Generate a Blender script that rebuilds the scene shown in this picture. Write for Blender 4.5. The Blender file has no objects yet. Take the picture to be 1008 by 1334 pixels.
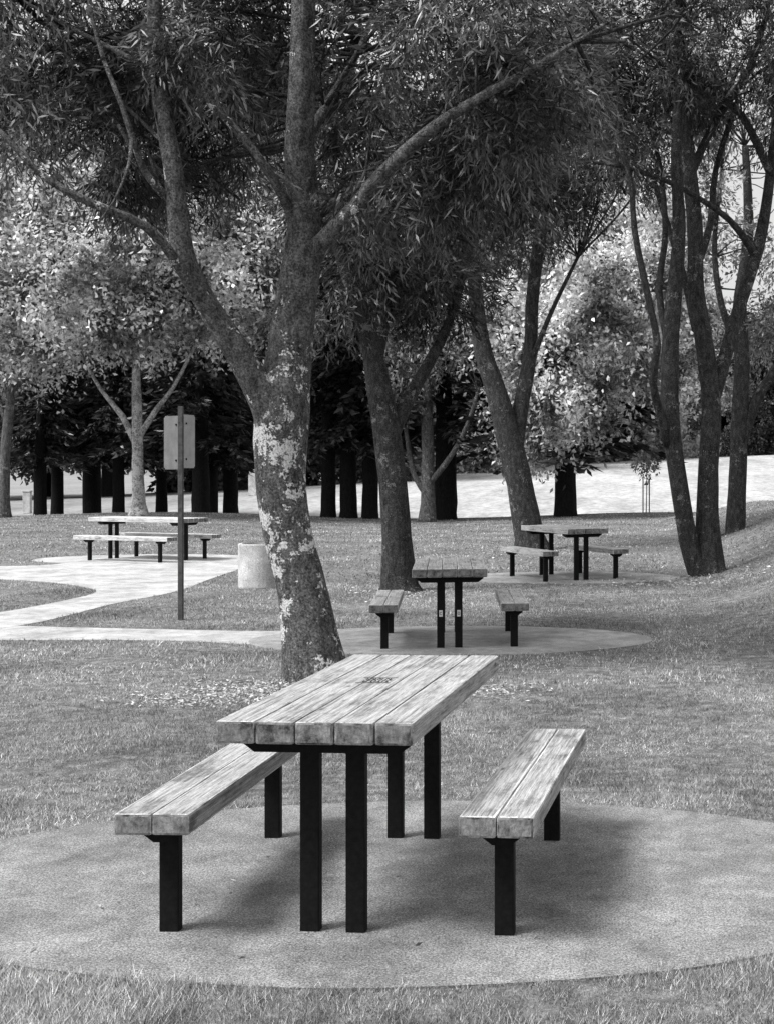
import bpy, bmesh, math, random
import numpy as np
from mathutils import Vector, noise
random.seed(7); rng = np.random.default_rng(11)
S = bpy.context.scene; C = S.collection
F = 1711.0; CX = 820.0; HY = 615.0; H = 1.65

def gz(x, y):
    x = np.asarray(x, float); y = np.asarray(y, float)
    def ss(a, b, t):
        t = np.clip((t-a)/(b-a), 0, 1); return t*t*(3-2*t)
    top = np.interp(x, [-90, -45, -16, 16, 60], [-.8, -.3, 2.4, 3.6, 4.4])
    t = np.clip((y-56)/(150-56), 0, 1)
    z = np.where(y > 50, -.45*ss(50, 57, y)*(1-t) + top*t**.85, 0)
    z = z + .75*ss(.65, 4.2, x)*ss(10.2, 16, y)*(1-ss(38, 50, y))
    z = z + .12*ss(30, 44, y)*np.sin(x*.32+1)*(1-ss(50, 60, y))
    return z
def W(px, py, Y): return Vector(((px-CX)*Y/F, Y, H-(py-HY)*Y/F))
def G(px, py):
    Y = F*H/(py-HY); return Vector(((px-CX)*Y/F, Y, 0))

# ---------------------------------------------------------------- helpers
def tag(o, label=None, cat=None, group=None, kind=None):
    if label: o['label'] = label
    if cat: o['category'] = cat
    if group: o['group'] = group
    if kind: o['kind'] = kind
    return o
def empty(name, loc, rz=0):
    o = bpy.data.objects.new(name, None); C.objects.link(o); o.location = loc; o.rotation_euler = (0, 0, rz)
    o.empty_display_size = .2
    return o
def link(name, me, m=None, parent=None, smooth=False):
    o = bpy.data.objects.new(name, me); C.objects.link(o)
    if m: me.materials.append(m)
    if parent: o.parent = parent
    if smooth: me.polygons.foreach_set('use_smooth', [True]*len(me.polygons))
    return o
def obj(name, bm, m, parent=None, smooth=False):
    me = bpy.data.meshes.new(name); bm.to_mesh(me); bm.free()
    return link(name, me, m, parent, smooth)
def np_mesh(name, V, k):
    n = len(V); me = bpy.data.meshes.new(name)
    me.vertices.add(n); me.vertices.foreach_set('co', np.ascontiguousarray(V, dtype=np.float32).ravel())
    me.loops.add(n); me.loops.foreach_set('vertex_index', np.arange(n, dtype=np.int32))
    me.polygons.add(n//k); me.polygons.foreach_set('loop_start', np.arange(0, n, k, dtype=np.int32))
    me.update(calc_edges=True); return me
def add_box(bm, c, s, bev=.004, rnd=None, lay=None):
    r = bmesh.ops.create_cube(bm, size=1)
    vs = r['verts']
    for v in vs: v.co = Vector((c[0]+v.co.x*s[0], c[1]+v.co.y*s[1], c[2]+v.co.z*s[2]))
    fs = set(f for v in vs for f in v.link_faces)
    if bev:
        es = list(set(e for v in vs for e in v.link_edges))
        rr = bmesh.ops.bevel(bm, geom=es, offset=bev, segments=2, affect='EDGES', profile=.6)
        fs |= set(rr['faces'])
    if lay is not None:
        for f in fs:
            if f.is_valid: f[lay] = rnd
def tube_data(pts, rad, ns=12, step=.25, wob=.0, seed=0, cap=True):
    P = [Vector(p) for p in pts]; out = []; R = []
    n = len(P)
    for i in range(n-1):
        p0 = P[max(i-1, 0)]; p1 = P[i]; p2 = P[i+1]; p3 = P[min(i+2, n-1)]
        m = max(2, int((p2-p1).length/step))
        for j in range(m):
            t = j/m
            out.append(.5*((2*p1)+(p2-p0)*t+(2*p0-5*p1+4*p2-p3)*t*t+(3*p1-p0-3*p2+p3)*t**3))
            R.append(rad[i]*(1-t)+rad[i+1]*t)
    out.append(P[-1]); R.append(rad[-1])
    V = []; Fc = []
    u = Vector((1, 0, 0))
    for i, (p, r) in enumerate(zip(out, R)):
        d = (out[min(i+1, len(out)-1)]-out[max(i-1, 0)]).normalized()
        u = (u-d*u.dot(d)).normalized(); w = d.cross(u)
        for k in range(ns):
            a = 2*math.pi*k/ns
            q = u*math.cos(a)+w*math.sin(a)
            rr = r
            if wob:
                rr = r*(1+wob*noise.noise(Vector((q.x*1.6+seed, q.y*1.6, i*step*1.7)))+wob*.5*noise.noise(Vector((q.x*4, q.y*4+seed, i*step*5))))
            V.append(p+q*rr)
    for i in range(len(out)-1):
        for k in range(ns):
            a = i*ns+k; b = i*ns+(k+1) % ns
            Fc.append((a, b, b+ns, a+ns))
    if cap:
        Fc.append(tuple(range(ns))[::-1]); Fc.append(tuple((len(out)-1)*ns+k for k in range(ns)))
    return V, Fc, out, R
def tube_mesh(name, lst, ns=12, step=.25, wob=0, seed=0):
    V = []; Fc = []; path = []
    for pts, rad in lst:
        v, f, o, r = tube_data(pts, rad, ns, step, wob, seed)
        n = len(V); V += v; Fc += [tuple(i+n for i in q) for q in f]; path += o
    me = bpy.data.meshes.new(name); me.from_pydata([tuple(v) for v in V], [], Fc); me.update()
    return me, path

# ---------------------------------------------------------------- materials
class N:
    def __init__(s, name):
        s.m = bpy.data.materials.new(name); s.m.use_nodes = True; s.t = s.m.node_tree
        s.b = s.t.nodes['Principled BSDF']; s.out = s.t.nodes['Material Output']
        s.b.inputs['Roughness'].default_value = .85
        s.b.inputs['Specular IOR Level'].default_value = .2
    def n(s, typ, **kw):
        x = s.t.nodes.new(typ)
        for k, v in kw.items():
            if k in x.inputs: x.inputs[k].default_value = v
            else: setattr(x, k, v)
        return x
    def l(s, a, b): s.t.links.new(a, b)
    def noise(s, vec, scale, detail=5, rough=.6):
        x = s.n('ShaderNodeTexNoise'); x.inputs['Scale'].default_value = scale; x.inputs['Detail'].default_value = detail
        x.inputs['Roughness'].default_value = rough
        if vec is not None: s.l(vec, x.inputs['Vector'])
        return x.outputs['Fac']
    def ramp(s, fac, stops, interp='LINEAR'):
        x = s.n('ShaderNodeValToRGB'); cr = x.color_ramp; cr.interpolation = interp
        while len(cr.elements) < len(stops): cr.elements.new(.5)
        for e, (p, v) in zip(cr.elements, stops): e.position = p; e.color = (v, v, v, 1)
        s.l(fac, x.inputs['Fac']); return x.outputs['Color']
    def math(s, op, a, b):
        x = s.n('ShaderNodeMath'); x.operation = op
        for i, v in enumerate((a, b)):
            if isinstance(v, (int, float)): x.inputs[i].default_value = v
            else: s.l(v, x.inputs[i])
        return x.outputs[0]
    def mix(s, fac, a, b, mode='MIX'):
        x = s.n('ShaderNodeMix'); x.data_type = 'RGBA'; x.blend_type = mode
        for i, v in ((0, fac), (6, a), (7, b)):
            if isinstance(v, (int, float)): x.inputs[i].default_value = v if i == 0 else (v, v, v, 1)
            else: s.l(v, x.inputs[i])
        return x.outputs[2]
    def bump(s, h, dist=.01, st=.6):
        x = s.n('ShaderNodeBump'); x.inputs['Distance'].default_value = dist; x.inputs['Strength'].default_value = st
        s.l(h, x.inputs['Height']); s.l(x.outputs[0], s.b.inputs['Normal'])
    def col(s, c): s.l(c, s.b.inputs['Base Color']); return s.m
    def coord(s, which='Object'): return s.n('ShaderNodeTexCoord').outputs[which]
    def pos(s): return s.n('ShaderNodeNewGeometry').outputs['Position']
    def map(s, v, sc, loc=(0, 0, 0)):
        x = s.n('ShaderNodeMapping'); x.inputs['Scale'].default_value = sc; x.inputs['Location'].default_value = loc
        s.l(v, x.inputs['Vector']); return x.outputs[0]
    def rng_(s, v, a, b, c, d):
        x = s.n('ShaderNodeMapRange')
        for i, q in enumerate((a, b, c, d)): x.inputs[i+1].default_value = q
        s.l(v, x.inputs[0]); return x.outputs[0]

def wood(name, lo=.1, hi=.42):
    s = N(name); c = s.coord(); at = s.n('ShaderNodeAttribute', attribute_name='rnd').outputs['Fac']
    orn = s.n('ShaderNodeObjectInfo').outputs['Random']
    cmb = s.n('ShaderNodeCombineXYZ'); s.l(s.math('MULTIPLY', at, 31.0), cmb.inputs[2]); s.l(s.math('MULTIPLY', s.math('ADD', at, orn), 13.0), cmb.inputs[1])
    ad = s.n('ShaderNodeVectorMath', operation='ADD'); s.l(c, ad.inputs[0]); s.l(cmb.outputs[0], ad.inputs[1]); v = ad.outputs[0]
    grain = s.noise(s.map(v, (70, 2.0, 70)), 1.0, 8, .7)
    fine = s.noise(s.map(v, (260, 9, 260)), 1.0, 3, .6)
    stain = s.noise(s.map(v, (7, 3, 7)), 1.0, 6, .72)
    speck = s.noise(v, 120, 3, .7)
    g = s.ramp(grain, [(.32, lo*.8), (.5, (lo+hi)*.55), (.68, hi)])
    g = s.mix(1, g, s.ramp(stain, [(.34, .36), (.47, .92), (.7, 1.2)]), 'MULTIPLY')
    g = s.mix(.7, g, s.ramp(fine, [(.36, .4), (.55, 1.08)]), 'MULTIPLY')
    g = s.mix(.5, g, s.ramp(speck, [(.36, .5), (.55, 1.08)]), 'MULTIPLY')
    vo = s.n('ShaderNodeTexVoronoi'); vo.inputs['Scale'].default_value = 1.0; s.l(s.map(v, (9, 3.0, 9)), vo.inputs['Vector'])
    g = s.mix(1, g, s.ramp(vo.outputs['Distance'], [(.04, .3), (.1, 1)]), 'MULTIPLY')
    tone = s.math('ADD', s.math('MULTIPLY', at, .4), .8)
    g = s.mix(1, g, tone, 'MULTIPLY')
    nrm = s.n('ShaderNodeSeparateXYZ'); s.l(s.coord('Normal'), nrm.inputs[0])
    ny = s.math('ABSOLUTE', nrm.outputs[1], 0); isend = s.math('GREATER_THAN', ny, .7)
    e1 = s.noise(s.map(v, (14, 14, 14)), 1.0, 8, .7)
    e2 = s.noise(s.map(v, (150, 150, 60)), 1.0, 3, .6)
    end = s.mix(.6, s.ramp(e1, [(.36, .035), (.47, .14), (.62, .26)]), s.ramp(e2, [(.35, .5), (.6, 1.1)]), 'MULTIPLY')
    g = s.mix(isend, g, end)
    s.bump(s.math('ADD', grain, s.math('MULTIPLY', fine, .5)), .004, .8)
    return s.col(g)
def bark(name, base=.11, lich=.5, thr=.56, sc=1.0, fade=.0, wd=.5):
    s = N(name); p = s.coord()
    n1 = s.noise(s.map(p, (16, 16, 7)), 1.0*sc, 8, .75)
    n2 = s.noise(p, 60*sc, 4, .75)
    g = s.ramp(n1, [(.34, base*.28), (.5, base), (.66, base*1.9)])
    g = s.mix(.85, g, s.ramp(n2, [(.4, .2), (.6, 1.4)]), 'MULTIPLY')
    d = s.noise(p, 3.2*sc, 5, .7); d2 = s.noise(p, 15.0*sc, 8, .82)
    m = s.math('ADD', s.math('MULTIPLY', d, wd), s.math('MULTIPLY', d2, 1-wd))
    if fade:
        sx = s.n('ShaderNodeSeparateXYZ'); s.l(p, sx.inputs[0])
        m = s.math('SUBTRACT', m, s.rng_(sx.outputs[2], 1.6, 4.2, 0, fade))
    mask = s.ramp(m, [(thr, 0), (thr+.01, 1)])
    g = s.mix(mask, g, s.mix(1, lich, s.ramp(n2, [(.38, .5), (.58, 1.1)]), 'MULTIPLY'))
    s.bump(s.math('ADD', n1, s.math('MULTIPLY', n2, .6)), .06, 1)
    s.b.inputs['Roughness'].default_value = .95
    return s.col(g)
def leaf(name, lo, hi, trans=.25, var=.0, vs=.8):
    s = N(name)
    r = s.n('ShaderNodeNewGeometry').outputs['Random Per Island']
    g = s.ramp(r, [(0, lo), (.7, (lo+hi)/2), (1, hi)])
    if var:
        g = s.mix(1, g, s.ramp(s.noise(s.pos(), vs, 4, .65), [(.4, 1-var), (.6, 1+var)]), 'MULTIPLY')  # position noise painted into the colour as sunlit and shaded clumps
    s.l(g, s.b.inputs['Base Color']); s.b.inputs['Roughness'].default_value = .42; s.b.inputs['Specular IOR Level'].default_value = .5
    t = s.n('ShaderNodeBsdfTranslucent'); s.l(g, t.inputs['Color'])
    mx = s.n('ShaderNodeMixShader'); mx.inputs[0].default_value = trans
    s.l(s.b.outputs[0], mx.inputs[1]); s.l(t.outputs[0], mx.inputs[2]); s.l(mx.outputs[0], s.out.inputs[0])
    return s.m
def ground_mat():
    s = N('lawn_soil'); p = s.pos()
    a = s.noise(p, .7, 5, .6); b = s.noise(p, 9, 6, .7); c = s.noise(p, 70, 4, .7)
    g = s.ramp(b, [(.3, .06), (.5, .18), (.7, .36)])
    g = s.mix(1, g, s.ramp(a, [(.3, .6), (.7, 1.2)]), 'MULTIPLY')
    g = s.mix(.8, g, s.ramp(c, [(.35, .4), (.62, 1.3)]), 'MULTIPLY')
    sx = s.n('ShaderNodeSeparateXYZ'); s.l(p, sx.inputs[0])
    wob = s.math('MULTIPLY', s.noise(p, .25, 4, .6), 9.0)
    far = s.math('MULTIPLY', s.math('SUBTRACT', s.math('ADD', sx.outputs[1], wob), 57.5), .35)
    h1 = s.ramp(s.noise(s.map(p, (1, .22, 1)), .3, 8, .8), [(.32, .22), (.5, .36), (.66, .48)])  # hill paler than the lawn: dry grass, with sunlight painted into its colour
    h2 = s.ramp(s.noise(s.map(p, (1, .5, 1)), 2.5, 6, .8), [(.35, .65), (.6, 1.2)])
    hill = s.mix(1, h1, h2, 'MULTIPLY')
    hill = s.mix(1, hill, s.rng_(sx.outputs[0], -26, -14, .6, 1.0), 'MULTIPLY')  # left side darkened in the colour, standing in for tree shade
    fx = s.n('ShaderNodeClamp'); s.l(far, fx.inputs[0])
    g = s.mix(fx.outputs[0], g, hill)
    s.bump(c, .02, .8)
    return s.col(g)
def concrete(name, base=.3, sp=1.0):
    s = N(name); p = s.pos()
    a = s.noise(p, 1.6, 5, .6); b = s.noise(p, 130, 3, .75); c = s.noise(p, 6, 7, .72); d = s.noise(p, 280, 2, .6)
    g = s.ramp(a, [(.3, base*.65), (.7, base*1.3)])
    g = s.mix(.95*sp, g, s.ramp(b, [(.36, .28), (.5, 1.0), (.68, 1.8)]), 'MULTIPLY')
    g = s.mix(.7*sp, g, s.ramp(d, [(.34, .4), (.62, 1.5)]), 'MULTIPLY')
    g = s.mix(.8, g, s.ramp(c, [(.32, .55), (.6, 1.1)]), 'MULTIPLY')
    s.bump(b, .005, 1); return s.col(g)
def plain(name, v, rough=.6, amt=.35, sc=30, metal=0, spec=.2):
    s = N(name); c = s.coord(); n = s.noise(c, sc, 5, .65)
    s.b.inputs['Roughness'].default_value = rough; s.b.inputs['Metallic'].default_value = metal; s.b.inputs['Specular IOR Level'].default_value = spec
    s.bump(n, .002, .4)
    return s.col(s.ramp(n, [(.3, v*(1-amt)), (.7, v*(1+amt))]))

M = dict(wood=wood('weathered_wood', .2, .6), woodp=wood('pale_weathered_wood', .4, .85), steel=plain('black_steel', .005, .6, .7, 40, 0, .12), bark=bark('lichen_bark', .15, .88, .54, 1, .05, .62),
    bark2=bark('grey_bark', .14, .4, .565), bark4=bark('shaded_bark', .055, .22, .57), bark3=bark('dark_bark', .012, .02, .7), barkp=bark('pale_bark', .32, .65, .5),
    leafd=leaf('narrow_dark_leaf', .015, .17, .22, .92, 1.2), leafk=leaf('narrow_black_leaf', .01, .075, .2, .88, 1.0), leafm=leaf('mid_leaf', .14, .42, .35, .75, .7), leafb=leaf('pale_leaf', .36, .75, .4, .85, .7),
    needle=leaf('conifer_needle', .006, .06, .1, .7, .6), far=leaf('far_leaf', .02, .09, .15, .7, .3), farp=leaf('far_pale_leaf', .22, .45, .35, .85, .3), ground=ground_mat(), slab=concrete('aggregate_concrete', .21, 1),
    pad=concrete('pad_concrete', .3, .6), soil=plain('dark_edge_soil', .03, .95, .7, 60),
    path=concrete('path_concrete', .42, .5), grass=leaf('grass_blade', .04, .68, .3, .48, .6), litter=leaf('dry_leaf', .2, .7, .1),  # grass colour patches: natural variation with dappled shade painted in
    sign=plain('sign_metal', .14, .5, .25, 8), signd=plain('pale_sign_metal', .34, .5, .2, 8), post=plain('rust_steel', .06, .7, .5, 25), bin=concrete('bin_concrete', .45, .8), mark=plain('charred_mark', .03, .8), white=plain('white_paint', .6, .6, .15))

# ---------------------------------------------------------------- world, light, camera
w = bpy.data.worlds.new('World'); S.world = w; w.use_nodes = True
nt = w.node_tree; bg = nt.nodes['Background']
sky = nt.nodes.new('ShaderNodeTexSky'); sky.sky_type = 'NISHITA'; sky.sun_disc = False
EL = math.radians(55); AZ = math.radians(240)   # azimuth clockwise from +Y: light from the left, behind the camera
sky.sun_elevation = EL; sky.sun_rotation = AZ; sky.dust_density = 5; sky.air_density = 1.5
bw = nt.nodes.new('ShaderNodeRGBToBW'); nt.links.new(sky.outputs[0], bw.inputs[0])
tc = nt.nodes.new('ShaderNodeTexCoord'); cn = nt.nodes.new('ShaderNodeTexNoise'); cn.inputs['Scale'].default_value = 2.2; cn.inputs['Detail'].default_value = 6
nt.links.new(tc.outputs['Generated'], cn.inputs['Vector'])
mr = nt.nodes.new('ShaderNodeMapRange'); mr.inputs[1].default_value = .35; mr.inputs[2].default_value = .65; mr.inputs[3].default_value = 2.8; mr.inputs[4].default_value = 5
nt.links.new(cn.outputs['Fac'], mr.inputs[0])
ad = nt.nodes.new('ShaderNodeMath'); ad.operation = 'ADD'; nt.links.new(bw.outputs[0], ad.inputs[0]); nt.links.new(mr.outputs[0], ad.inputs[1])
nt.links.new(ad.outputs[0], bg.inputs['Color'])
bg.inputs['Strength'].default_value = .128
sd = bpy.data.lights.new('sun', 'SUN'); sd.energy = 5.0; sd.angle = math.radians(17); sd.color = (1, 1, 1)
so = bpy.data.objects.new('sun', sd); C.objects.link(so)
ld = Vector((math.sin(AZ)*math.cos(EL), math.cos(AZ)*math.cos(EL), math.sin(EL)))
so.rotation_euler = ld.to_track_quat('Z', 'Y').to_euler()
cd = bpy.data.cameras.new('camera'); cam = bpy.data.objects.new('camera', cd); C.objects.link(cam); S.camera = cam
cam.location = (0, 0, H); cam.rotation_euler = (math.pi/2, 0, 0)
cd.sensor_width = 36; cd.lens = 36*F/1334; cd.shift_x = -(CX-504)/1334; cd.shift_y = -(667-HY)/1334; cd.clip_end = 2000
S.view_settings.view_transform = 'Standard'; S.view_settings.look = 'None'; S.view_settings.exposure = 0

# ---------------------------------------------------------------- ground
xs = np.concatenate([np.linspace(-500, -60, 23)[:-1], np.linspace(-60, -14, 36)[:-1], np.linspace(-14, 10, 70)[:-1], np.linspace(10, 60, 36)[:-1], np.linspace(60, 500, 23)])
ys = np.concatenate([np.linspace(-60, 0, 10)[:-1], np.linspace(0, 48, 110)[:-1], np.linspace(48, 60, 30)[:-1], np.linspace(60, 200, 80)[:-1], np.linspace(200, 900, 30)])
XX, YY = np.meshgrid(xs, ys); ZZ = gz(XX, YY); nx = len(xs); ny = len(ys)
me = bpy.data.meshes.new('ground'); vs = np.stack([XX.ravel(), YY.ravel(), ZZ.ravel()], 1)
fs = [(j*nx+i, j*nx+i+1, (j+1)*nx+i+1, (j+1)*nx+i) for j in range(ny-1) for i in range(nx-1)]
me.from_pydata(vs.tolist(), [], fs); me.update()
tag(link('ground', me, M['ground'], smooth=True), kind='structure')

def chaikin(p, n=3):
    for _ in range(n):
        q = []
        for i in range(len(p)):
            a = p[i]; b = p[(i+1) % len(p)]; q += [a*.75+b*.25, a*.25+b*.75]
        p = q
    return p
def sheet(name, pts, z, m):
    bm = bmesh.new()
    top = [bm.verts.new((p.x, p.y, z)) for p in pts]; bot = [bm.verts.new((p.x, p.y, -.08)) for p in pts]
    f = bm.faces.new(top); n = len(pts)
    for i in range(n): bm.faces.new((top[i], bot[i], bot[(i+1) % n], top[(i+1) % n]))
    bmesh.ops.recalc_face_normals(bm, faces=bm.faces)
    bmesh.ops.triangulate(bm, faces=[f])
    return tag(obj(name, bm, m), kind='structure')
def ell(cx, cy, a, b, ph=0, n=120):
    return [Vector((cx+(a*math.cos(t))*(1+.012*noise.noise(Vector((math.cos(t)*2, math.sin(t)*2, cx)))), cy+b*math.sin(t)*(1+.03*noise.noise(Vector((math.cos(t)*2, math.sin(t)*2, cx+5)))), 0)) for t in [2*math.pi*i/n for i in range(n)]]
PE = [(-.9, 5.37, 2.08, 1.19), (-1.75, 12.9, 1.97, 1.12), (-1.0, 20.5, 1.75, 1.2), (-9.1, 24.9, 2.1, 1.35)]
pads = [ell(*e) for e in PE]
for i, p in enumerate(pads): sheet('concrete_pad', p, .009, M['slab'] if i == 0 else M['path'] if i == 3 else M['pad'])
def grow(p, e, g): return [Vector((e[0]+(v.x-e[0])*(1+g/e[2]), e[1]+(v.y-e[1])*(1+g/e[3]), 0)) for v in p]
soil = [[v+Vector((0, .022+.01*i, 0)) for v in grow(p, e, .004)] for i, (p, e) in enumerate(zip(pads, PE))]
rings = [grow(p, e, -.006) for p, e in zip(pads, PE)]
for p in soil: sheet('soil_edge', p, .002, M['soil'])
PA = chaikin([G(*q) for q in [(-90, 738), (50, 738), (100, 732), (150, 724), (290, 724), (325, 738), (275, 754), (232, 772), (150, 786), (95, 801), (40, 814), (-90, 832), (-90, 808), (0, 799), (70, 786), (134, 772), (110, 764), (50, 757), (-90, 751)]], 2)
PB = chaikin([G(*q) for q in [(-90, 812), (100, 818), (250, 821), (350, 823), (460, 820), (520, 835), (460, 848), (350, 841), (200, 833), (-90, 835)]], 2)
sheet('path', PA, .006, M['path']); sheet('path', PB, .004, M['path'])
def inside(poly, x, y):
    r = np.zeros(len(x), bool); n = len(poly)
    for i in range(n):
        a = poly[i]; b = poly[(i+1) % n]
        if a.y == b.y: continue
        c = ((a.y > y) != (b.y > y)) & (x < (b.x-a.x)*(y-a.y)/(b.y-a.y)+a.x); r ^= c
    return r

# ---------------------------------------------------------------- grass blades
def blades(n, y0, y1, h, wd, mg=.6):
    yy = np.sqrt(rng.uniform(y0**2, y1**2, n)); u = rng.uniform(0, 1, n)
    xl = (-CX-30)*yy/F-mg; xr = (1038-CX)*yy/F+mg
    xx = xl+u*(xr-xl)
    keep = np.ones(n, bool)
    fr = np.array([noise.noise(Vector((a*3, b*3, 9))) for a, b in zip(xx, yy)])*.045
    jx = xx+rng.normal(0, .01, n)+fr; jy = yy+rng.normal(0, .01, n)-np.abs(fr)
    for p in rings+[PA, PB]: keep &= ~inside(p, jx, jy)
    xx = xx[keep]; yy = yy[keep]; n = len(xx)
    patch = np.array([noise.noise(Vector((a*1.1, b*1.1, 0)))+.9*noise.noise(Vector((a*6, b*6, 3))) for a, b in zip(xx, yy)])
    hh = h*rng.uniform(.4, 1.3, n)*np.clip(1+.8*patch, .2, 2); a = rng.uniform(0, 2*math.pi, n); lean = rng.uniform(.1, 1.3, n)*hh; la = rng.uniform(0, 2*math.pi, n)
    z = gz(xx, yy); ww = wd*rng.uniform(.6, 1.3, n)
    B = np.stack([xx, yy, z-.003], 1); d = np.stack([np.cos(a), np.sin(a), 0*a], 1)*ww[:, None]*.5
    T = B+np.stack([np.cos(la)*lean, np.sin(la)*lean, hh], 1)
    V = np.empty((n, 3, 3)); V[:, 0] = B-d; V[:, 1] = B+d; V[:, 2] = T
    return V.reshape(-1, 3)
V = np.concatenate([blades(170000, 3.6, 5.2, .027, .0032), blades(260000, 5.2, 10, .02, .0042), blades(190000, 10, 20, .024, .008), blades(110000, 20, 50, .03, .022)])
tag(link('lawn_grass', np_mesh('lawn_grass', V, 3), M['grass']), 'short mown lawn grass around the concrete pads', 'grass', kind='stuff')

# ---------------------------------------------------------------- picnic tables, benches
def plank_mesh(name, n, width, length, th, jit=.002):
    bm = bmesh.new(); lay = bm.faces.layers.float.new('rnd'); pw = width/n
    for i in range(n):
        j = random.uniform(-jit, jit)
        add_box(bm, ((i+.5-n/2)*pw, random.uniform(-.004, .004), -th/2+j), (pw-.005, length, th), .009, random.random(), lay)
    me = bpy.data.meshes.new(name); bm.to_mesh(me); bm.free(); return me
def beam_mesh(name, wd, dp, ht):
    bm = bmesh.new()
    prof = [(-wd/2, 0), (wd/2, 0), (wd/2, -ht*.35), (wd/2-ht*.9, -ht), (-wd/2+ht*.9, -ht), (-wd/2, -ht*.35)]
    a = [bm.verts.new((x, -dp/2, z)) for x, z in prof]; b = [bm.verts.new((x, dp/2, z)) for x, z in prof]
    bm.faces.new(a); bm.faces.new(b[::-1])
    for i in range(6): bm.faces.new((a[i], b[i], b[(i+1) % 6], a[(i+1) % 6]))
    bmesh.ops.recalc_face_normals(bm, faces=bm.faces)
    me = bpy.data.meshes.new(name); bm.to_mesh(me); bm.free(); return me
def post_mesh(name, ht, s=.07, d=.045):
    bm = bmesh.new(); add_box(bm, (0, 0, ht/2-.02), (s, d, ht+.04), .006)
    me = bpy.data.meshes.new(name); bm.to_mesh(me); bm.free(); return me
TH = .79; SH = .462
def put(name, me, m, parent, loc):
    o = bpy.data.objects.new(name, me); C.objects.link(o); o.parent = parent; o.location = loc
    if not me.materials: me.materials.append(m)
    return o
lib = {}
def meshes(L, LB, key=0):
    if (L, key) not in lib:
        lib[(L, key)] = (plank_mesh('tabletop', 5, .69, L, .078), beam_mesh('cross_beam', .62, .11, .055), post_mesh('leg', TH-.078-.055),
                  plank_mesh('seat', 2, .266, LB, .074), beam_mesh('bracket', .15, .12, .048), post_mesh('leg', SH-.074-.048))
    return lib[(L, key)]
def table(x, y, z, rz, L, LB, LS, label, blabels, bx=.6, wm='woodp', over=None):
    mt, mb, mp, msx, mbb, mbp = meshes(L, LB, wm)
    t = empty('picnic_table', (x, y, z), rz); tag(t, label, 'picnic table', 'heavy plank picnic tables on steel posts')
    put('tabletop', mt, M[wm], t, (0, 0, TH))
    for s in (-1, 1):
        put('cross_beam', mb, M['steel'], t, (0, s*(LS/2+.03), TH-.0815))
        for q in (-1, 1): put('leg', mp, M['steel'], t, (q*.083, s*LS/2, 0))
    for i, (q, bl) in enumerate(zip((-1, 1), blabels)):
        bpos, brz = (Vector((x, y, z))+Vector((math.cos(rz)*q*bx, math.sin(rz)*q*bx, 0)), rz) if not over else (Vector(over[i][:3]), over[i][3])
        b = empty('picnic_bench', bpos, brz); tag(b, bl, 'bench', 'plank benches beside the picnic tables')
        put('seat', msx, M[wm], b, (0, 0, SH))
        for s in (-1, 1):
            put('bracket', mbb, M['steel'], b, (0, s*(LS/2+.02), SH-.0775)); put('leg', mbp, M['steel'], b, (0, s*LS/2, 0))
    return t
R = math.radians
t1 = table(-1.014, 5.305, .008, R(-4.3), 1.66, 1.56, 1.2, 'large foreground plank picnic table with a burned mark on its top',
    ['two-plank bench to the left of the large foreground table', 'two-plank bench to the right of the large foreground table'], wm='wood',
    over=[(-1.622, 5.31, .008, R(-2.0)), (-.396, 5.27, .008, R(-4.6))])
t2 = table(-1.767, 12.89, -.03, R(7.8), 1.66, 1.56, 1.2, 'picnic table with white stickers on its legs, standing end-on behind the foreground table',
    ['left bench of the end-on table behind the foreground one', 'right bench of the end-on table behind the foreground one'])
t3 = table(-1.04, 20.5, .008, R(29.6), 1.66, 1.56, 1.2, 'small diagonal picnic table in the right background beside the leaning tree',
    ['left bench of the diagonal table in the right background', 'right bench of the diagonal table in the right background'])
t4 = table(-9.05, 24.7, .008, R(68), 2.25, 2.2, 1.65, 'long picnic table seen side-on in the left background behind the sign',
    ['front bench of the side-on table in the left background', 'rear bench of the side-on table in the left background'])
# marks
bm = bmesh.new()
for r_ in range(2):
    for k in range(7):
        x = -.05+k*.0165; y = .03*(r_*2-1)
        add_box(bm, (x, y, 0), (.003, .036, .002), 0)
        if (k*3+r_) % 4 != 1: add_box(bm, (x+.005, y+.018*(1 if k % 2 else -1), 0), (.008, .004, .0018), 0)
        if k % 3 == 0: add_box(bm, (x+.005, y, 0), (.007, .004, .0016), 0)
add_box(bm, (0, .068, 0), (.15, .004, .0014), 0); add_box(bm, (0, -.068, 0), (.15, .004, .0014), 0)
o = obj('burned_mark', bm, M['mark'], t1); o.location = (-.02, .05, TH+.0035); o.scale = (.95, .95, 1)
for k, x in enumerate((-.083, .083)):
    bm = bmesh.new(); add_box(bm, (0, 0, 0), (.032, .002, .06), 0); o = obj('sticker', bm, M['white'], t2); o.location = (x, -.6-.024, .36)
    bm = bmesh.new()
    for a in range(14):
        if k == 0 and a in (0, 1, 13): continue
        an = 2*math.pi*a/14; add_box(bm, (.008*math.cos(an), 0, .013*math.sin(an)), (.004, .002, .006), 0)
    q = obj('sticker_letter', bm, M['mark'], o); q.location = (0, -.0018, 0)

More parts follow.
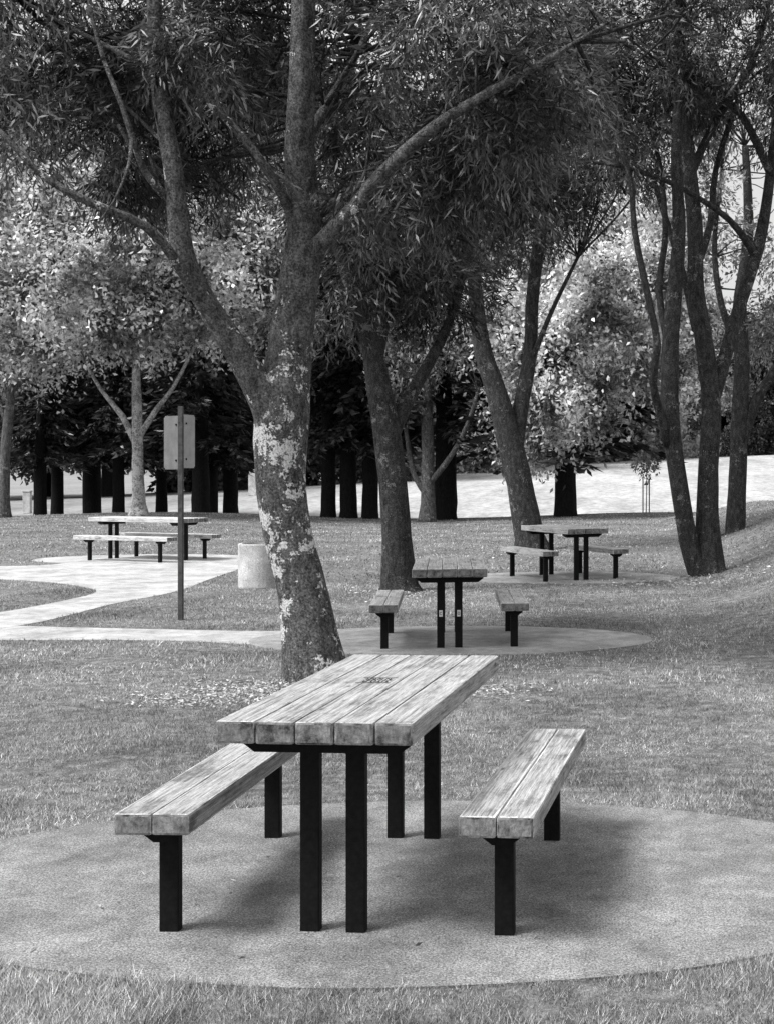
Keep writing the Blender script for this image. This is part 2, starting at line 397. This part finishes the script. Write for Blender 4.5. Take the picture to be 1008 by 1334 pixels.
# ---------------------------------------------------------------- sign
sp = G(236, 808); st = empty('park_sign', sp, 0); tag(st, 'two metal sign plates on a thin rusty post, seen from behind', 'sign')
bm = bmesh.new(); add_box(bm, (0, 0, 1.17), (.055, .045, 2.42), .006); obj('post', bm, M['post'], st)
for s, an, dz, mm in ((-1, R(30), 0, 'sign'), (1, R(-80), .015, 'signd')):
    bm = bmesh.new(); add_box(bm, (s*.14, 0, 0), (.26, .006, .6), 0)
    es = [e for e in bm.edges if abs(e.verts[0].co.y-e.verts[1].co.y) > .004]
    bmesh.ops.bevel(bm, geom=es, offset=.018, segments=3, affect='EDGES')
    o = obj('sign_plate', bm, M[mm], st); o.location = (s*.01, .03, 1.98+dz); o.rotation_euler = (0, 0, -an)
    for zz in (-.2, .2):
        bm = bmesh.new(); bmesh.ops.create_uvsphere(bm, u_segments=8, v_segments=5, radius=.012); q = obj('bolt', bm, M['steel'], o); q.location = (s*.07, -.005, zz)
# bin
bp = G(341, 765); bt = empty('trash_bin', bp); tag(bt, 'pale round concrete litter bin behind the lichen-covered tree', 'litter bin')
bm = bmesh.new(); prof = [(.315, 0), (.32, .02), (.322, .3), (.322, .61), (.315, .63), (.27, .632), (.26, .3), (0, .28)]
rg = [[bm.verts.new((r*math.cos(2*math.pi*k/40), r*math.sin(2*math.pi*k/40), z)) for k in range(40)] for r, z in prof[:-1]]
for a, b in zip(rg, rg[1:]):
    for k in range(40): bm.faces.new((a[k], a[(k+1) % 40], b[(k+1) % 40], b[k]))
bm.faces.new(rg[-1]); obj('shell', bm, M['bin'], bt)
bm = bmesh.new(); bmesh.ops.create_cone(bm, segments=40, radius1=.258, radius2=.258, depth=.03, cap_ends=True); o = obj('liner', bm, M['steel'], bt); o.location = (0, 0, .5)

# ---------------------------------------------------------------- foliage
def rnd_dir(n):
    v = rng.normal(size=(n, 3)); return v/np.linalg.norm(v, axis=1)[:, None]
def leafset(pos, d, L, Wd):
    n = len(pos); d = d/np.linalg.norm(d, axis=1)[:, None]
    s = np.cross(d, rnd_dir(n)); s /= np.linalg.norm(s, axis=1)[:, None]
    nn = np.cross(d, s); L = L[:, None]; Wd = Wd[:, None]
    V = np.empty((n, 4, 3)); V[:, 0] = pos; V[:, 1] = pos+d*L*.4+s*Wd*.5+nn*Wd*.15; V[:, 2] = pos+d*L-nn*Wd*.2; V[:, 3] = pos+d*L*.45-s*Wd*.5+nn*Wd*.15
    return V.reshape(-1, 3)
def crown(blobs, dens, K, L, Wd, twig=.45, droop=.5, gap=-.1, gs=.9, loose=.75):
    out = []; bl = []
    for (c, r) in blobs:
        vol = r[0]*r[1]*r[2]; m = int(dens*max(vol, .3)**.75)
        p = rnd_dir(m)*(rng.uniform(0, 1, m)**.45*rng.uniform(.85, 1.25, m))[:, None]
        P = np.array(c)+p*np.array(r)
        keep = np.array([noise.noise(Vector(q)*gs) > gap for q in P]) if m else np.zeros(0, bool)
        P = P[keep]; p = p[keep]; m = len(P)
        if m == 0: continue
        td = p*.7+rnd_dir(m)*.9; td[:, 2] -= droop*.6; td /= np.linalg.norm(td, axis=1)[:, None]
        t = rng.uniform(0, 1, (m, K)); pos = P[:, None, :]+td[:, None, :]*(t*twig)[:, :, None]
        pos[:, :, 2] -= droop*twig*.5*t**2
        pos = pos.reshape(-1, 3)+rng.normal(0, .02+twig*.05*(loose/.75)**2, (m*K, 3))
        ld_ = np.repeat(td, K, 0)*.9+rnd_dir(m*K)*loose; ld_[:, 2] -= droop*.5
        out.append(leafset(pos, ld_, L*rng.uniform(.6, 1.25, m*K), Wd*rng.uniform(.7, 1.3, m*K)))
        bl.append(P)
    return np.concatenate(out), np.concatenate(bl)
def tree(name, label, cat, Y, stems, blobs, bmat, lmat, dens, K, L, Wd, twig=.45, droop=.5, gap=-.1, gs=.9, group=None, nb=60, ns=14, wob=.12, st_=.25, loose=.75, tmat=None):
    """stems: lists of (u,v,depth offset,width); blobs: (u,v,ru,rv,depth offset,depth radius)"""
    b = stems[0][0]; base = W(b[0], b[1], Y+b[2]); base.z = float(gz(base.x, base.y))
    t = empty(name, base); tag(t, label, cat, group)
    path = []
    for i, s in enumerate(stems):
        pts = [W(q[0], q[1], Y+q[2])-base for q in s]; rad = [q[3]*(Y+q[2])/F/2 for q in s]
        if i == 0: pts[0].z = -.1
        me, pa = tube_mesh('trunk' if i == 0 else 'limb', [(pts, rad)], ns if rad[0] > .06 else 9, st_, wob, seed=Y+i*3.1)
        link('trunk' if i == 0 else 'limb', me, bmat, t, True)
        if i == 0: pa = pa[int(len(pa)*.5):]
        path += pa
    wb = [(W(q[0], q[1], Y+q[4])-base, (q[2]*Y/F, q[5], q[3]*Y/F)) for q in blobs]
    V, P = crown(wb, dens, K, L, Wd, twig, droop, gap, gs, loose)
    link('crown', np_mesh('crown', V, 4), lmat, t)
    PA_ = np.array([tuple(p) for p in path]); lst = []
    for q in P[rng.integers(0, len(P), nb)]:
        dd = PA_-q; dist = np.linalg.norm(dd*[1, 1, .8], axis=1)+np.maximum(PA_[:, 2]-q[2]+.2, 0)*1.5
        a = PA_[np.argmin(dist)]; ln = np.linalg.norm(q-a)
        if ln < .15: continue
        mid = (a+q)/2+rng.normal(0, .16*ln, 3)+np.array([0, 0, .1*ln]); m2 = a*.25+q*.75+rng.normal(0, .1*ln, 3)+np.array([0, 0, .06*ln])
        r0 = min(.03, .007+ln*.007); lst.append(([a, mid, m2, q], [r0, r0*.65, r0*.35, r0*.12]))
    if lst:
        me, _ = tube_mesh('twigs', lst, 5, .2, 0); link('twigs', me, tmat or bmat, t, True)['kind'] = 'stuff'
    return t

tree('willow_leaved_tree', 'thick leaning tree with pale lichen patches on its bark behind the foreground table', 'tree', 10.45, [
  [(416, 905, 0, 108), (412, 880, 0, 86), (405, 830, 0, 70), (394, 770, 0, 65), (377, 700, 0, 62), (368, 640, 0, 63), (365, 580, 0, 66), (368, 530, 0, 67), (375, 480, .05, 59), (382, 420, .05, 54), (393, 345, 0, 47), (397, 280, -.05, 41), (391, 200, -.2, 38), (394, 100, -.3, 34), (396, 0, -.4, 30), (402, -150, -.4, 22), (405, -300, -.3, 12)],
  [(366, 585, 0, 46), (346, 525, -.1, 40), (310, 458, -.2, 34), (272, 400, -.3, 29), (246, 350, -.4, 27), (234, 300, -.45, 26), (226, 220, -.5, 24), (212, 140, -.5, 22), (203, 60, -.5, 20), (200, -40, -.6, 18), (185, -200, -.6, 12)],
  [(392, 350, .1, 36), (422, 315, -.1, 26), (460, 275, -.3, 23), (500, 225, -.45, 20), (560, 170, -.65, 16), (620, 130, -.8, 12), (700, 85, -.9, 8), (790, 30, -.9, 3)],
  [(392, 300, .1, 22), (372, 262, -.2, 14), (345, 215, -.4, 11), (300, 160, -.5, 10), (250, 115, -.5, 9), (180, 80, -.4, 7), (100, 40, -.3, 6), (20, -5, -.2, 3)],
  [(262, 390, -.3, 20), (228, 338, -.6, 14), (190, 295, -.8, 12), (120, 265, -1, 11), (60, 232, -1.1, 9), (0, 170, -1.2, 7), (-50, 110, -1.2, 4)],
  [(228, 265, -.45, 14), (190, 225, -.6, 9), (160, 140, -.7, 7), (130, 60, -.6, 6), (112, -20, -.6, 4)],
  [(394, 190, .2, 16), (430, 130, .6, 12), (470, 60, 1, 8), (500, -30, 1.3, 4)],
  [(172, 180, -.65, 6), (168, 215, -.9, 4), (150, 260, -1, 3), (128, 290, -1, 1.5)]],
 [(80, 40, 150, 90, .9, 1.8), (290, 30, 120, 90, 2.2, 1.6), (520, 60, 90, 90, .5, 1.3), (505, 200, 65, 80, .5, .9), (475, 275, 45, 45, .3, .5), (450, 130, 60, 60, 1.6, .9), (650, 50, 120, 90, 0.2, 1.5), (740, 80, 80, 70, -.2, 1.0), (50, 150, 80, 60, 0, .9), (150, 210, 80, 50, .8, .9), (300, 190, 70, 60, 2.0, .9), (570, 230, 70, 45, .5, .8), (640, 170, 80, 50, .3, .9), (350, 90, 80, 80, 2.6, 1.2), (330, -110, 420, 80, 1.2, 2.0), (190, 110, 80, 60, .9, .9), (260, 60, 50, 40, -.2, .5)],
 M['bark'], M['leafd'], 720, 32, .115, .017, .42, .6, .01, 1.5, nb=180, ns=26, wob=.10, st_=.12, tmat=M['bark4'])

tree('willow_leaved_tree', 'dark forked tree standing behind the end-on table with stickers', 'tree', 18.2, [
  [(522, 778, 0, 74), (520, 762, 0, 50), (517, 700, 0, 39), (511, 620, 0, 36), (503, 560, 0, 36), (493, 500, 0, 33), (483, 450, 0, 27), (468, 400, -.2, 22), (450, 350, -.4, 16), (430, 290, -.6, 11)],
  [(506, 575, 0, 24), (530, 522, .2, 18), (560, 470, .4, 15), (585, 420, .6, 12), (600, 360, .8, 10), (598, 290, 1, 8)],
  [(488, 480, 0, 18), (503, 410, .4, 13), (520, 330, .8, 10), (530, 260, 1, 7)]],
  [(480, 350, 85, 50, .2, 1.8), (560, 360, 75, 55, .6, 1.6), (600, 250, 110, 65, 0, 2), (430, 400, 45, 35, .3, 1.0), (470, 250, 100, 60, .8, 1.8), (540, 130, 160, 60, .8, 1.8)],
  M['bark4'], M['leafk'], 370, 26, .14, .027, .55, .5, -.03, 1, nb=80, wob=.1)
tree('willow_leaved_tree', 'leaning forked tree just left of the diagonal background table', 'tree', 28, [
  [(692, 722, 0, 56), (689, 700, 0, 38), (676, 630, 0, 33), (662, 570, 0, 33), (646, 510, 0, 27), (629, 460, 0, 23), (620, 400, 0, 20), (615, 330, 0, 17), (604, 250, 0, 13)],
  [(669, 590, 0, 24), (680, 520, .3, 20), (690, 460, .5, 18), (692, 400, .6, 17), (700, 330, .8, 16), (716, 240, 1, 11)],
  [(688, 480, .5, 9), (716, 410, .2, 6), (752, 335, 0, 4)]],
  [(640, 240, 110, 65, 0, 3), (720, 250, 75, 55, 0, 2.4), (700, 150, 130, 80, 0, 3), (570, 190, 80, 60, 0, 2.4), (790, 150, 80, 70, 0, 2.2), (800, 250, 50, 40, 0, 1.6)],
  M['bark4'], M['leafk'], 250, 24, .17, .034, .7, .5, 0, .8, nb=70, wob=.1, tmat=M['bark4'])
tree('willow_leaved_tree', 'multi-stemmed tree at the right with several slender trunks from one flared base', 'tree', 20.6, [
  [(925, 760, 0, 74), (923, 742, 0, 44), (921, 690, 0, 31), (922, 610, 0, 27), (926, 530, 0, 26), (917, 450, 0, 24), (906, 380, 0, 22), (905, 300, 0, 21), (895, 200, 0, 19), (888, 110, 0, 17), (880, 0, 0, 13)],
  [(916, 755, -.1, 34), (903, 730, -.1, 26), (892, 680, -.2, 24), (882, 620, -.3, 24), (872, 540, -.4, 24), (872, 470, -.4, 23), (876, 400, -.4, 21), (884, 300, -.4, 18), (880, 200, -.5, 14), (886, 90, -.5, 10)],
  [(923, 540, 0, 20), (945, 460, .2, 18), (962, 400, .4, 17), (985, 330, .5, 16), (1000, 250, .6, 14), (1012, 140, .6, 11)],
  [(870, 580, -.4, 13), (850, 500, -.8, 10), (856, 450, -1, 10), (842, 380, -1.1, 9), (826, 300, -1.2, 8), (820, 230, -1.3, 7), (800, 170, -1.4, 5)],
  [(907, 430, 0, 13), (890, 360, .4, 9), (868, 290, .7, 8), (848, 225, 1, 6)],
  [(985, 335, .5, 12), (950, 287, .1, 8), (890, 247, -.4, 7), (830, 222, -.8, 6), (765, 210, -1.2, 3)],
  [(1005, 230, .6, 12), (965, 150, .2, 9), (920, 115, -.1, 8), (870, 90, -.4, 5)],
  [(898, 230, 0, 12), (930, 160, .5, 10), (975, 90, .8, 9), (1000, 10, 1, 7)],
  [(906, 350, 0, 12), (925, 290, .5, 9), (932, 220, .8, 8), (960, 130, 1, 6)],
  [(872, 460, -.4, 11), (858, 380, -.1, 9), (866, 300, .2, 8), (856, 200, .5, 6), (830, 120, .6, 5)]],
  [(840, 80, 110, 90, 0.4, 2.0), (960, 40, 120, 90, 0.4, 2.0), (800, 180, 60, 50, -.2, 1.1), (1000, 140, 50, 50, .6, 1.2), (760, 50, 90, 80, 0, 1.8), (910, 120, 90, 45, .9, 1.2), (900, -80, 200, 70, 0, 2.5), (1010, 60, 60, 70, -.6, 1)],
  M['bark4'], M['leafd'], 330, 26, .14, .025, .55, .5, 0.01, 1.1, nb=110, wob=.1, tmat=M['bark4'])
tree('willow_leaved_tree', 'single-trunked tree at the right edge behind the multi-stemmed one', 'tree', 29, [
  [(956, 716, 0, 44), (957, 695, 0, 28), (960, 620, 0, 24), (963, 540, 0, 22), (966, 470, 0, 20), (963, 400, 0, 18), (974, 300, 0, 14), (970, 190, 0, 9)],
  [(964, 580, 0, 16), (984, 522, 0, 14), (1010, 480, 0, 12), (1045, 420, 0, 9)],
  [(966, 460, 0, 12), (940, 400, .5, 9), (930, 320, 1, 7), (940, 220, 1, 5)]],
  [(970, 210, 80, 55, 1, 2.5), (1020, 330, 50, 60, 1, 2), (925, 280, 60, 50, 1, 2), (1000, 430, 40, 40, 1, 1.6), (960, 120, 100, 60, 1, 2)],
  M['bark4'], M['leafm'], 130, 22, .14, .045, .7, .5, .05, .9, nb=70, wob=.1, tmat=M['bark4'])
tree('slender_tree', 'slender pale-limbed tree beside the thick dark conifer in the centre background', 'tree', 46.5, [
  [(556, 680, 0, 28), (557, 655, 0, 19), (557, 590, 0, 16), (556, 520, 0, 14), (560, 450, 0, 10), (565, 380, 0, 6)],
  [(556, 645, 0, 9), (540, 620, .5, 7), (530, 570, 1, 6), (524, 510, 1.2, 4)],
  [(558, 632, 0, 8), (590, 590, -.5, 7), (610, 550, -.8, 6), (622, 510, -1, 4)]],
  [(560, 430, 60, 50, 0, 2.2), (610, 490, 35, 30, 0, 1.3), (520, 480, 35, 35, 0, 1.3)],
  M['bark2'], M['leafm'], 60, 26, .2, .08, .9, .5, 0, .4, nb=40, ns=10, st_=.5, loose=1.3)
BL = dict(twig=1.3, droop=.5, gap=-.02, gs=.8, ns=10, st_=.5, loose=1.6)
tree('broad_leaved_tree', 'pale-leaved spreading tree with a pale trunk in the left background', 'tree', 46, [
  [(181, 678, 0, 34), (181, 655, 0, 18), (180, 610, 0, 15), (179, 540, 0, 13), (178, 490, 0, 11), (180, 420, 0, 8), (185, 340, 0, 5)],
  [(180, 585, 0, 9), (160, 542, 0, 8), (132, 508, 0, 5), (100, 450, 0, 4)],
  [(181, 570, 0, 9), (205, 532, 0, 7), (226, 505, 0, 5), (260, 440, 0, 4)]],
  [(120, 360, 90, 60, -1, 3), (240, 330, 110, 70, -1, 3), (320, 360, 60, 60, 0, 2), (60, 290, 60, 60, 0, 2.4), (200, 400, 120, 30, 0, 2.4), (300, 260, 80, 60, 0, 2), (140, 250, 90, 60, 0, 2.2), (40, 400, 45, 40, 0, 1.8), (220, 190, 110, 60, 0, 2.4), (60, 200, 80, 60, 0, 2), (360, 130, 80, 60, 0, 2), (110, 120, 110, 60, 0, 2)],
  M['barkp'], M['leafb'], 165, 32, .2, .11, nb=50, **BL)
tree('broad_leaved_tree', 'slim leaning tree at the left edge of the lawn', 'tree', 47, [
  [(3, 678, 0, 28), (5, 650, 0, 15), (7, 600, 0, 13), (12, 540, 0, 12), (18, 480, 0, 10), (26, 400, 0, 7)],
  [(11, 555, 0, 8), (-8, 500, 0, 6), (-20, 450, 0, 4)], [(17, 510, 0, 7), (45, 484, 0, 5), (76, 470, 0, 3)]],
  [(10, 400, 50, 50, 0, 2.2), (40, 330, 50, 50, 0, 2), (-20, 300, 50, 60, 0, 2), (40, 450, 40, 25, 0, 1.5)],
  M['bark2'], M['leafb'], 110, 30, .19, .1, nb=40, **BL)
tree('broad_leaved_tree', 'bright-leaved tree whose crown shows right of the leaning forked tree', 'tree', 51, [
  [(737, 670, 0, 20), (737, 600, 0, 17), (745, 520, 0, 14), (760, 440, 0, 10), (765, 360, 0, 6)],
  [(742, 540, 0, 9), (780, 480, -3, 6), (810, 430, -5, 4)]],
  [(755, 390, 75, 70, -6, 2.4), (715, 450, 50, 70, -6, 2.2), (790, 430, 50, 50, -6, 2), (735, 510, 40, 35, -6.5, 1.8), (690, 530, 25, 40, -5, 1.5), (770, 320, 70, 45, -4, 2), (830, 380, 50, 55, -5, 1.8), (850, 450, 30, 45, -5, 1.5), (670, 380, 50, 50, -5, 1.6), (700, 280, 80, 50, -4, 2), (850, 300, 60, 50, -4, 2)],
  M['bark2'], M['leafb'], 180, 32, .2, .11, nb=40, **BL)

# ---------------------------------------------------------------- conifers
def conifer_meshes(z0, ht, rmax, seed):
    r = np.random.default_rng(seed); me, _ = tube_mesh('trunk', [([(0, 0, -.3), (0, 0, .3), (0, 0, 3), (.1, 0, ht*.5), (0, 0, ht)], [.56, .42, .36, .26, .03])], 16, .5, .12, seed)
    V = []; z = z0
    while z < ht-.3:
        for k in range(5):
            a = r.uniform(0, 2*math.pi); Ln = (rmax*(1-(z-z0)/(ht-z0+1))**.8+.3)*r.uniform(.5, 1.2); zz = z+r.uniform(-.2, .2)
            m = int(max(6, Ln*9)); t = np.sort(r.uniform(.12, 1, m))
            p = np.stack([np.cos(a)*t*Ln, np.sin(a)*t*Ln, zz+.15*t*Ln-.3*(t**2)*Ln], 1)
            p = np.repeat(p, 3, 0); n = len(p); side = r.uniform(-1.2, 1.2, n)
            d = np.stack([np.cos(a+side), np.sin(a+side), r.uniform(-.6, .05, n)], 1); V.append(leafset(p+r.normal(0, .05, (n, 3)), d, r.uniform(.3, .7, n), r.uniform(.08, .18, n)))
        z += .3
    return me, np_mesh('crown', np.concatenate(V), 4)
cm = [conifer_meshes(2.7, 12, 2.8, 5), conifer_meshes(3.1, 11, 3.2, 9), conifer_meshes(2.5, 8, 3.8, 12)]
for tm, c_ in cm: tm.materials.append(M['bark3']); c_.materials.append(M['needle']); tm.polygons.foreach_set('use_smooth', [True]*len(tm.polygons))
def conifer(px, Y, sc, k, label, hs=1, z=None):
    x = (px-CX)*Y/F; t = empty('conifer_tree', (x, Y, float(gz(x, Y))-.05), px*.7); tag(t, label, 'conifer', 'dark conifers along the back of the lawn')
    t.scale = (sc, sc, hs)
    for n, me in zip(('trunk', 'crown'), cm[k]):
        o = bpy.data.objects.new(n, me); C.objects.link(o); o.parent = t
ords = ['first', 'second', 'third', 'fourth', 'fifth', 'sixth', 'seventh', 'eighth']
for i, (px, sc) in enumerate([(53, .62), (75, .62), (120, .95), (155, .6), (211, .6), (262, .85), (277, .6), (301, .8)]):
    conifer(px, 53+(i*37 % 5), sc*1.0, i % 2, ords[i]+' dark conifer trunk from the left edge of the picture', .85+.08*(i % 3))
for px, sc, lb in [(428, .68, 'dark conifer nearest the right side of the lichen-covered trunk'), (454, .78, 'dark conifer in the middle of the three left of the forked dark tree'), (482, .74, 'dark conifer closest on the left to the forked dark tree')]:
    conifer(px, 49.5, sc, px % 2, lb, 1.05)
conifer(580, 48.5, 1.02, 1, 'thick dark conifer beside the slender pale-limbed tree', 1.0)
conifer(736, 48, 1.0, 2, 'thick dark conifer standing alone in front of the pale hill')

# ---------------------------------------------------------------- far trees
def far_meshes(seed, low=True):
    global rng
    rng = np.random.default_rng(seed)
    me, _ = tube_mesh('trunk', [([(0, 0, -1), (0, 0, 4), (.3, .2, 12)], [.5, .4, .15])], 8, 1, .1)
    bl = [((rng.uniform(-4, 4), rng.uniform(-4, 4), rng.uniform(4.5, 17)), (rng.uniform(3, 4.5), rng.uniform(3, 4.5), rng.uniform(2, 3.5))) for _ in range(12)]
    if low: bl += [((rng.uniform(-6, 6), rng.uniform(-2, 2), 1.5), (4, 3, 1.8)) for _ in range(3)]
    V, P = crown(bl, 22, 30, .5, .26, 1.6, .3, -.1, .35, 1.4)
    return me, np_mesh('crown', V, 4)
fm = [far_meshes(3), far_meshes(4), far_meshes(6), far_meshes(8, False), far_meshes(9, False)]
for (a, b), m_ in zip(fm, ('far', 'far', 'farp', 'farp', 'far')): a.materials.append(M['bark3']); b.materials.append(M[m_])
for i, (px, Y, s, k) in enumerate([(-30, 95, 1.3, 3), (60, 110, 1.5, 3), (140, 92, .9, 4), (225, 105, 1.4, 3), (310, 118, 1.4, 4), (390, 100, 1.1, 1), (460, 130, 1.4, 3), (540, 120, 1.2, 2), (620, 135, 1.3, 2), (700, 150, 1.3, 2), (790, 150, 1.3, 2), (850, 155, 1.15, 2), (905, 175, 1.0, 2), (945, 180, .6, 0), (985, 170, .9, 2), (1030, 165, .95, 1), (830, 160, .8, 1)]):
    x = (px-CX)*Y/F; t = empty('background_tree', (x, Y, float(gz(x, Y))-.2), i*1.3)
    tag(t, 'distant tree in the mass of foliage beyond the lawn', 'tree', 'distant trees merging behind the conifers'); t.scale = (s, s, s)
    for n, me in zip(('trunk', 'crown'), fm[k]):
        o = bpy.data.objects.new(n, me); C.objects.link(o); o.parent = t

# ---------------------------------------------------------------- leaf litter
def litter(n, px, py, sx, sy, sz=.03):
    c = G(px, py); x = rng.normal(c.x, sx, n); y = rng.normal(c.y, sy, n); z = gz(x, y)+rng.uniform(.008, .025, n)
    d = rnd_dir(n); d[:, 2] *= .25
    return leafset(np.stack([x, y, z], 1), d, rng.uniform(.4, 1.7, n)*sz*1.6, rng.uniform(.4, 1.2, n)*sz*.7)
V = np.concatenate([litter(2400, 335, 902, .26, .24, .019), litter(1300, 275, 912, .32, .15, .018), litter(500, 640, 902, .18, .18, .018), litter(500, 520, 775, .45, .5, .025), litter(900, 900, 760, 1.0, .5, .03), litter(300, 690, 718, .8, 1, .035)])
tag(link('leaf_litter', np_mesh('leaf_litter', V, 4), M['litter']), 'dry leaf litter scattered on the lawn round the tree bases', 'leaf litter', kind='stuff')
n = 46; a = rng.uniform(0, 2*math.pi, n); rr = np.sqrt(rng.uniform(0, .95, n)); d = rnd_dir(n); d[:, 2] *= .15
V = leafset(np.stack([-.9+2.0*rr*np.cos(a), 5.37+1.12*rr*np.sin(a), np.full(n, .02)], 1), d, rng.uniform(.02, .05, n), rng.uniform(.005, .012, n))
tag(link('fallen_leaves', np_mesh('fallen_leaves', V, 4), M['leafm']), 'few narrow fallen leaves lying on the front concrete pad', 'fallen leaves', kind='stuff')

# ---------------------------------------------------------------- sapling, far furniture
sx = (841-CX)*50/F; t = empty('sapling', (sx, 50, float(gz(sx, 50)))); tag(t, 'young sapling tied between two wooden stakes on the far lawn', 'young tree')
for q in (-.12, .12):
    bm = bmesh.new(); add_box(bm, (q, 0, .65), (.045, .045, 1.3), .005); obj('stake', bm, M['bark2'], t)
me, _ = tube_mesh('trunk', [([(0, 0, 0), (.02, 0, 1), (0, 0, 2.4)], [.02, .016, .008])], 8, .3); link('trunk', me, M['bark2'], t, True)
V, _ = crown([((0, 0, 2.1), (.5, .5, .6))], 110, 16, .16, .07, .35, .4, -.5); link('crown', np_mesh('crown', V, 4), M['leafm'], t)
def furn(name, px, Y, w_, h_, label, cat, m):
    x = (px-CX)*Y/F; t = empty(name, (x, Y, float(gz(x, Y)))); tag(t, label, cat)
    bm = bmesh.new(); add_box(bm, (0, 0, h_/2), (w_, w_*.6, h_), .03); obj('cabinet', bm, m, t)
    bm = bmesh.new(); add_box(bm, (0, 0, h_+.04), (w_*1.1, w_*.7, .08), .02); obj('lid', bm, m, t)
furn('utility_cabinet', 36, 62, .36, 1.0, 'pale utility cabinet far off at the left between conifers', 'cabinet', M['bin'])
furn('utility_cabinet', 330, 80, .5, 1.5, 'pale utility cabinet far off just left of the lichen-covered trunk', 'cabinet', M['bin'])
